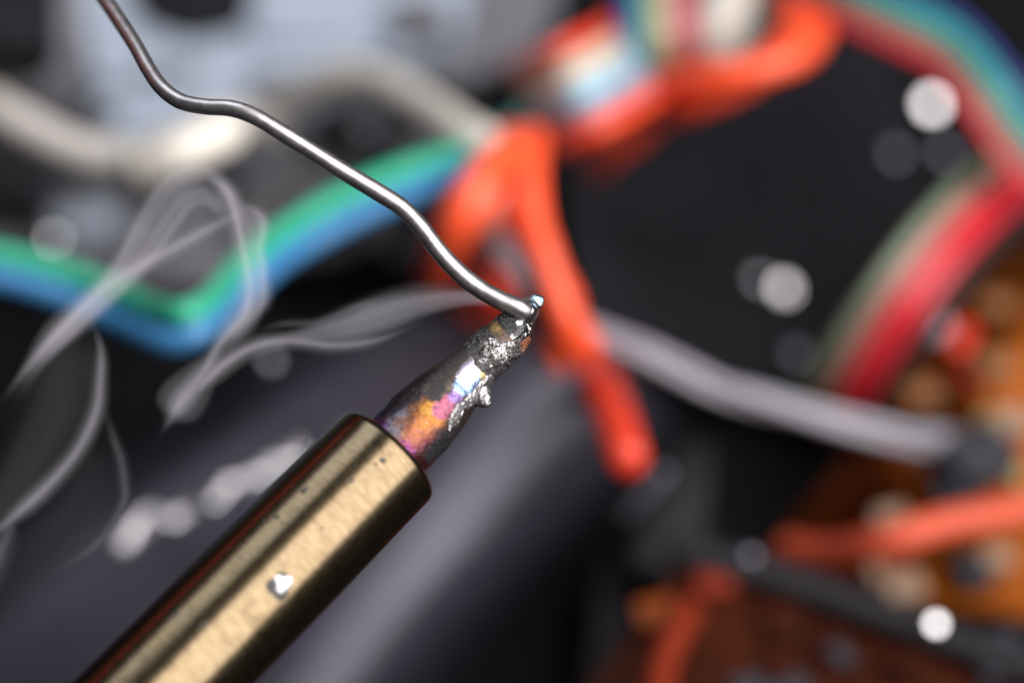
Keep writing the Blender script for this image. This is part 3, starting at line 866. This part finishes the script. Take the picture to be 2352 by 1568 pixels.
# --- sleeve
def sleeve_mat():
    m, nt, p = mat_new('gold_sleeve')
    tc = node(nt, 'ShaderNodeTexCoord')
    # cross-grain left by turning: long round the barrel, short along it
    mp = node(nt, 'ShaderNodeMapping'); mp.inputs['Scale'].default_value = (1100, 1100, 6200)
    nt.links.new(tc.outputs['Object'], mp.inputs['Vector'])
    n1 = node(nt, 'ShaderNodeTexNoise', Scale=1.0, Detail=5.0, Roughness=0.65)
    nt.links.new(mp.outputs[0], n1.inputs['Vector'])
    n2 = node(nt, 'ShaderNodeTexNoise', Scale=420.0, Detail=5.0, Roughness=0.6)
    nt.links.new(tc.outputs['Object'], n2.inputs['Vector'])
    n3 = node(nt, 'ShaderNodeTexNoise', Scale=3800.0, Detail=3.0, Roughness=0.6)
    nt.links.new(tc.outputs['Object'], n3.inputs['Vector'])
    r1 = node(nt, 'ShaderNodeValToRGB')
    e = r1.color_ramp.elements
    e[0].position, e[0].color = 0.30, (0.092, 0.066, 0.038, 1)
    e[1].position, e[1].color = 0.72, (0.158, 0.122, 0.076, 1)
    nt.links.new(n1.outputs['Fac'], r1.inputs['Fac'])
    # darker smudges
    r2 = node(nt, 'ShaderNodeValToRGB')
    r2.color_ramp.elements[0].position, r2.color_ramp.elements[0].color = 0.27, (0.42, 0.38, 0.36, 1)
    r2.color_ramp.elements[1].position, r2.color_ramp.elements[1].color = 0.42, (1, 1, 1, 1)
    nt.links.new(n2.outputs['Fac'], r2.inputs['Fac'])
    mx = node(nt, 'ShaderNodeMix', data_type='RGBA', blend_type='MULTIPLY'); mx.inputs[0].default_value = 0.8
    nt.links.new(r1.outputs[0], mx.inputs[6]); nt.links.new(r2.outputs[0], mx.inputs[7])
    nt.links.new(mx.outputs[2], p.inputs['Base Color'])
    mr = node(nt, 'ShaderNodeMapRange'); mr.inputs['To Min'].default_value = 0.16; mr.inputs['To Max'].default_value = 0.31
    nt.links.new(n3.outputs['Fac'], mr.inputs['Value']); nt.links.new(mr.outputs[0], p.inputs['Roughness'])
    b = node(nt, 'ShaderNodeBump', Strength=0.16, Distance=0.00002)
    nt.links.new(n1.outputs['Fac'], b.inputs['Height']); nt.links.new(b.outputs[0], p.inputs['Normal'])
    p.inputs['Metallic'].default_value = 1.0
    return m
RL, RB, ZL, ZB = 3.40, 3.58, -0.30, -26.0
prof = [(2.0, -6.0), (2.13, -1.2)]
prof += [(2.25, -0.55)]
for a in np.linspace(0, math.pi / 2, 10):
    prof.append((RL - 0.75 + 0.75 * math.sin(a), ZL - 0.55 + 0.55 * math.cos(a)))
for k in np.linspace(0.03, 1, 60):
    prof.append((RL + (RB - RL) * k, ZL - 0.55 + (ZB - ZL + 0.55) * k))
prof.append((2.0, ZB))
prof = np.array(prof); m = 128
ang = np.linspace(0, 2 * math.pi, m, endpoint=False)
Pp = np.stack([prof[:, :1] * np.cos(ang), prof[:, :1] * np.sin(ang), prof[:, 1:] * np.ones((1, m))], -1)
dent = fbm(Pp * 0.6 + 3, 3) * 0.012
rr = np.linalg.norm(Pp[..., :2], axis=-1, keepdims=True)
Pp[..., :2] *= 1 + dent[..., None] * 0.5 / np.maximum(rr, 1)
V, F = grid_mesh(Pp * MM)
sleeve = lpart('sleeve', V, F[:, ::-1].tolist(), sleeve_mat())
sleeve['label'] = 'brushed gold steel sleeve'

def sleeve_spot(name, t_mm, z_mm, rad, mat, hgt=0.05, seed=0, stretch=1.0):
    """small irregular splash on the near side of the sleeve"""
    y0 = math.sqrt(max(0.05, 3.5 ** 2 - t_mm ** 2))
    a0 = math.atan2(y0, -t_mm)
    n_r, n_a = 10, 36
    V = []
    for i in range(n_r):
        for j in range(n_a):
            b = 2 * math.pi * j / n_a
            k = i / (n_r - 1)
            rr = rad * k * (1 + 0.35 * float(vnoise(np.array([math.cos(b) * 1.4 + seed, math.sin(b) * 1.4, seed * 2.1]))) + 0.15 * math.sin(3 * b + seed))
            dz, da = rr * math.sin(b) * stretch, rr * math.cos(b) / 3.5
            z = z_mm + dz
            R = RL + (RB - RL) * (ZL - z) / (ZL - ZB) + hgt * (1 - k ** 3) - 0.006 * k
            V.append((R * math.cos(a0 + da), R * math.sin(a0 + da), z))
    F = [(i * n_a + j, i * n_a + (j + 1) % n_a, (i + 1) * n_a + (j + 1) % n_a, (i + 1) * n_a + j) for i in range(n_r - 1) for j in range(n_a)]
    o = lpart(name, np.array(V) * MM, F, mat, sleeve)
    return o
M['soot'] = simple('soot', (0.03, 0.026, 0.024), 0.6)
M['splash'] = simple('solder_splash', (0.50, 0.49, 0.51), 0.4, metal=0.9, var=0.06, scale=3000)
def px_to_sleeve(u, v):
    du, dv = u - 908, 1028 - v
    ax2 = np.array([0.7009, 0.7132]); ac = np.array([0.7132, -0.7009])
    t = (np.array([du, dv]) @ ac) * TS * 0.97
    return t, (np.array([du, dv]) @ ax2) * ZS * 0.95 - math.sqrt(max(0.0, 3.45 ** 2 - t * t)) * 0.32
t0, z0 = px_to_sleeve(655, 1335)
sleeve_spot('soot_mark', t0 + 0.02, z0 - 0.10, 0.74, M['soot'], 0.006, 3)
sleeve_spot('solder_splash', t0, z0 + 0.10, 0.52, M['splash'], 0.07, 5)['label'] = 'white solder splash'
for u, v, r, sd, st in ((640, 1180, 0.30, 1, 0.5), (885, 1052, 0.22, 2, 0.8), (700, 1120, 0.18, 4, 1.5), (420, 1395, 0.2, 6, 0.8), (655, 1195, 0.18, 7, 0.6), (612, 1190, 0.26, 8, 0.3), (560, 1270, 0.10, 9, 1.0), (745, 1205, 0.10, 10, 0.7), (480, 1420, 0.12, 12, 2.2), (812, 1098, 0.09, 13, 3.5), (350, 1500, 0.14, 14, 1.0), (868, 1060, 0.12, 15, 0.7)):
    t0, z0 = px_to_sleeve(u, v)
    sleeve_spot('soot_mark', t0, z0, r, M['soot'], 0.006, sd, st)

# ------------------------------------------------------------------ solder wire
wp = [(205, -60, 170.5), (228, -20, 169), (262, 30, 167.2), (310, 103, 164.8), (342, 160, 163.2), (372, 202, 162), (415, 233, 161.2), (470, 245, 160.6), (530, 249, 160.2),
      (582, 266, 160), (640, 300, 160), (720, 350, 160.2), (800, 400, 160.5), (868, 441, 160.8), (922, 476, 161.1), (965, 520, 161.4), (1000, 567, 161.7), (1040, 612, 162),
      (1090, 655, 162.3), (1150, 690, 162.3), (1193, 708, 162.35), (1219, 726, 163.0)]
wc = catmull(wp, 240)
WP = np.array([at_depth(*q) for q in wc])
wr = np.interp(np.linspace(0, 1, 240), [0, 0.4, 0.9, 0.97, 1], [0.43, 0.47, 0.545, 0.57, 0.40]) * MM
wr = wr * (1 + 0.02 * vnoise(np.stack([np.arange(240) * 0.12, np.zeros(240), np.zeros(240)], -1)))
V, F = tube_geo(WP, wr, 40)
def wire_mat():
    m, nt, p = mat_new('solder_alloy')
    tc = node(nt, 'ShaderNodeTexCoord')
    n = node(nt, 'ShaderNodeTexNoise', Scale=1800.0, Detail=5.0, Roughness=0.65)
    nt.links.new(tc.outputs['Object'], n.inputs['Vector'])
    r = node(nt, 'ShaderNodeValToRGB')
    r.color_ramp.elements[0].position, r.color_ramp.elements[0].color = 0.3, (0.36, 0.335, 0.335, 1)
    r.color_ramp.elements[1].position, r.color_ramp.elements[1].color = 0.65, (0.52, 0.495, 0.50, 1)
    nt.links.new(n.outputs['Fac'], r.inputs['Fac']); nt.links.new(r.outputs[0], p.inputs['Base Color'])
    mr = node(nt, 'ShaderNodeMapRange'); mr.inputs['To Min'].default_value = 0.34; mr.inputs['To Max'].default_value = 0.48
    nt.links.new(n.outputs['Fac'], mr.inputs['Value']); nt.links.new(mr.outputs[0], p.inputs['Roughness'])
    b = node(nt, 'ShaderNodeBump', Strength=0.12, Distance=0.00003)
    nt.links.new(n.outputs['Fac'], b.inputs['Height']); nt.links.new(b.outputs[0], p.inputs['Normal'])
    p.inputs['Metallic'].default_value = 1.0
    return m
tag(mesh_object('solder_wire', V, F, wire_mat()), 'bent silver solder wire melting onto the iron tip', 'solder wire')

# unseen red handle added for its reflection in the sleeve and the wire
vv = CAM - (J - AX * 0.012); vv /= np.linalg.norm(vv)
ph = math.radians(-52)
nn = math.cos(ph) * E2 - math.sin(ph) * E1
rf = 2 * nn.dot(vv) * nn - vv
hc = J - AX * 0.012 + rf * 0.15
tag(mesh_object('unseen_red_handle', *tube_geo([hc + AX * (k * 0.13 - 0.065) for k in np.linspace(0, 1, 24)], 0.011 * (1 + 0.08 * np.sin(np.linspace(0, 40, 24))), 24), M['scarlet']),
    'unseen red handle added beyond the upper left for its reflection in the gold sleeve', 'tool')

# ------------------------------------------------------------------ smoke
smoke = tag(empty('smoke', at_depth(1200, 720, 165)), 'thin grey smoke curling left from the iron tip', 'smoke', None, 'stuff')
def smoke_mat(name, density):
    m = bpy.data.materials.new(name); m.use_nodes = True
    nt = m.node_tree
    nt.nodes.remove(nt.nodes['Principled BSDF'])
    v = node(nt, 'ShaderNodeVolumePrincipled')
    v.inputs['Color'].default_value = (0.94, 0.92, 1.0, 1)
    v.inputs['Density'].default_value = density
    v.inputs['Anisotropy'].default_value = -0.25
    nt.links.new(v.outputs[0], nt.nodes['Material Output'].inputs['Volume'])
    return m
SM = {}
def fume(d):
    d = int(d)
    if d not in SM: SM[d] = smoke_mat('smoke_%d' % d, d)
    return SM[d]

def wisp_sheet(A, B, thick, mat, n=70, kk=26, edge=(0.3, 1.0), mid=0.25, bow=0.0, ripple=0.22, seed=0, taper=(0.3, 0.3)):
    """closed lens-shaped film of smoke between two edge curves, rows (u, v, depth mm)"""
    a = np.array([at_depth(*q) for q in catmull(A, n)]); b = np.array([at_depth(*q) for q in catmull(B, n)])
    T = np.gradient((a + b) / 2, axis=0)
    X = b - a
    Nn = np.cross(T, X); Nn /= np.linalg.norm(Nn, axis=1)[:, None]
    w = np.linspace(0, 1, kk)
    prof = mid + (edge[0] - mid) * np.exp(-((w - 0.12) / 0.10) ** 2) + (edge[1] - mid) * np.exp(-((w - 0.88) / 0.10) ** 2)
    prof = prof * np.clip(np.sin(np.pi * w), 0, 1) ** 1.4
    rows = []
    for i in range(n):
        t = i / (n - 1)
        env = float(smooth(0, taper[0], t) * smooth(1, 1 - taper[1], t))
        rip = 1 + ripple * vnoise(np.stack([w * 9 + seed * 7, np.full(kk, t * 1.6), np.full(kk, seed * 1.3)], -1)) + 0.5 * ripple * vnoise(np.stack([w * 22 + seed, np.full(kk, t * 2), np.full(kk, seed * 3.1)], -1))
        h = thick * MM * (prof * np.clip(rip, 0.05, 3) * env) / 2 + 2e-6
        c = a[i] + w[:, None] * X[i] + Nn[i] * (bow * MM * np.sin(np.pi * w))[:, None]
        top = c + Nn[i] * h[:, None]; bot = (c - Nn[i] * h[:, None])[1:-1][::-1]
        rows.append(np.concatenate([top, bot]))
    m = len(rows[0]); V = np.concatenate(rows)
    F = [(i * m + j, i * m + (j + 1) % m, (i + 1) * m + (j + 1) % m, (i + 1) * m + j) for i in range(n - 1) for j in range(m)]
    F.append(tuple(range(m - 1, -1, -1))); F.append(tuple((n - 1) * m + j for j in range(m)))
    return part_world('wisp', V, F, mat, smoke)

def wisp_line(pts, r, mat, n=80, halo=True):
    """filament of smoke with a thinner halo round it, rows (u, v, depth mm, relative radius)"""
    c = catmull(pts, n)
    jit = fbm(np.stack([np.linspace(0, 3.5, n), np.full(n, c[0, 0] * 0.37), np.full(n, c[0, 1] * 0.21)], -1), 2)
    path = np.array([at_depth(q[0] + 9 * g_, q[1] - 7 * g_, q[2] + 0.6 * g_) for q, g_ in zip(c, jit)])
    env = smooth(0, 0.22, np.linspace(0, 1, n)) * smooth(1, 0.74, np.linspace(0, 1, n))
    rr = (np.maximum(c[:, 3], 0.05) * env + 0.02) * r * MM
    o = None
    for f, k in ((0.45, 0.60), (0.95, 0.36), (1.9, 0.17), (3.6, 0.065)):
        V, F = tube_geo(path, rr * f + 1e-5, 14)
        o = part_world('wisp', V, F, fume(mat * k), smoke)
    return o

# film from the tip to the left
wisp_sheet([(1200, 676, 165), (1080, 660, 166), (960, 664, 167), (860, 678, 168), (780, 712, 169), (680, 752, 170), (560, 785, 170)],
           [(1205, 708, 165), (1080, 706, 166), (980, 730, 167), (890, 770, 168), (800, 790, 169), (690, 788, 170), (550, 808, 170)], 1.15, fume(420), edge=(0.35, 0.7), mid=0.5, taper=(0.12, 0.35))
wisp_sheet([(1080, 640, 167), (950, 640, 168), (850, 670, 169), (740, 740, 170)], [(1090, 690, 167), (960, 710, 168), (860, 750, 169), (760, 775, 170)], 0.9, fume(130), edge=(0.3, 0.5), mid=0.5, seed=3)
wisp_line([(1000, 728, 168, 0.3), (880, 776, 168, 0.8), (780, 790, 169, 1), (680, 784, 170, 1.1), (590, 796, 170, 1.3), (520, 832, 170, 1.5), (470, 880, 170, 1.5), (430, 925, 170, 0.8)], 0.14, 900)
wisp_line([(900, 690, 169, 0.3), (820, 705, 169, 0.8), (740, 735, 170, 0.8), (650, 745, 170, 0.7), (560, 770, 170, 0.4)], 0.12, 350)
# teardrop
wisp_line([(540, 770, 171, 0.2), (500, 805, 171, 0.5), (470, 850, 171, 1.1), (440, 892, 171, 1.6), (415, 925, 171, 1.7), (395, 955, 171, 1.2), (360, 1010, 171, 0.4)], 0.24, 560)
wisp_sheet([(600, 700, 172), (500, 780, 172), (410, 880, 172), (355, 985, 172)], [(620, 740, 172), (530, 830, 172), (462, 905, 172), (385, 1005, 172)], 0.9, fume(110), edge=(0.9, 0.3), taper=(0.4, 0.5))
# rising folds
wisp_line([(420, 930, 171, 0.4), (500, 795, 171, 1.2), (560, 725, 171, 1.4), (574, 660, 171, 1.2), (562, 580, 171, 1.0), (545, 500, 171, 1.0), (525, 448, 171, 1.0), (490, 412, 171, 0.8), (440, 396, 171, 0.4)], 0.20, 900)
wisp_sheet([(470, 850, 172), (545, 750, 172), (575, 670, 172), (565, 570, 172), (540, 480, 172), (500, 410, 172)],
           [(500, 840, 172), (590, 725, 172), (610, 640, 172), (604, 560, 172), (606, 510, 172), (560, 450, 172)], 1.0, fume(420), edge=(0.5, 0.9), mid=0.35, seed=5)
wisp_line([(540, 775, 172, 0.4), (600, 705, 172, 1), (606, 640, 172, 1), (600, 570, 172, 0.8), (607, 515, 172, 1), (585, 482, 172, 0.8), (530, 462, 172, 0.3)], 0.15, 900)
# nested loops turning over and going down left
for k, (g, r, mt) in enumerate(((1.0, 0.13, 600), (0.86, 0.10, 330), (0.60, 0.16, 420), (0.46, 0.12, 700))):
    # smaller turns nested in the big one, all leaving along the same tail
    cx, cy = 470, 530
    def turn(u, v):
        return cx + (u - cx) * g, cy + (v - cy) * g
    top = [turn(560, 560), turn(548, 470), turn(505, 408), turn(450, 388), turn(390, 410), turn(335, 480)]
    tail = [(268 + 16 * k, 608 + 6 * k), (172 + 9 * k, 722 + 5 * k), (82 + 7 * k, 815 + 5 * k), (-30 + 14 * k, 965)]
    wt = [0.3, 0.7, 0.9, 0.8, 0.9, 1.0, 1.2, 1.3, 1.3, 0.5]
    wisp_line([(*p, 173, w_) for p, w_ in zip(top + tail, wt)], r, mt)
wisp_sheet([(520, 420, 173), (450, 385, 173), (380, 415, 173), (310, 510, 173), (250, 620, 173), (150, 730, 173), (55, 830, 173), (0, 930, 173)],
           [(500, 510, 173), (450, 460, 173), (405, 475, 173), (350, 555, 173), (290, 640, 173), (195, 745, 173), (105, 850, 173), (60, 930, 173)], 1.2, fume(170), edge=(0.6, 0.6), mid=0.45, ripple=0.35, seed=2)
wisp_line([(620, 455, 173, 0.3), (520, 505, 173, 0.8), (430, 552, 173, 1), (330, 607, 173, 1.2), (250, 655, 173, 1.4), (160, 735, 173, 1.5), (80, 825, 173, 1.5), (-20, 950, 173, 0.8)], 0.17, 800)
wisp_sheet([(560, 470, 174), (430, 535, 174), (330, 595, 174), (220, 660, 174)], [(590, 660, 174), (480, 640, 174), (360, 650, 174), (240, 680, 174)], 0.9, fume(45), edge=(0.6, 0.3))
# lower left veils
wisp_line([(195, 715, 172, 0.4), (230, 800, 172, 0.8), (232, 880, 172, 1), (215, 960, 172, 1.2), (170, 1045, 172, 1.2), (100, 1125, 172, 1.3), (20, 1195, 172, 1.4), (-80, 1280, 172, 1.4)], 0.15, 900)
wisp_line([(215, 890, 172, 0.4), (255, 1000, 172, 0.8), (283, 1080, 172, 1), (285, 1150, 172, 1), (245, 1225, 172, 0.9), (180, 1280, 172, 0.7), (70, 1340, 172, 0.4)], 0.13, 350)
wisp_sheet([(150, 720, 174), (60, 850, 174), (10, 980, 174), (-60, 1120, 174), (-160, 1290, 174)], [(215, 725, 174), (240, 850, 174), (220, 960, 174), (115, 1125, 174), (-40, 1270, 174)], 1.5, fume(45), edge=(0.3, 0.9), mid=0.5, seed=8, taper=(0.25, 0.1))
wisp_sheet([(190, 960, 174), (110, 1110, 174), (10, 1220, 174), (-120, 1360, 174)], [(245, 960, 174), (295, 1120, 174), (240, 1250, 174), (40, 1400, 174)], 1.4, fume(26), edge=(0.4, 0.9), mid=0.5, seed=9, taper=(0.3, 0.4))
wisp_line([(40, 1180, 173, 0.3), (10, 1240, 173, 0.8), (-20, 1310, 173, 1), (-60, 1390, 173, 0.8)], 0.3, 200)
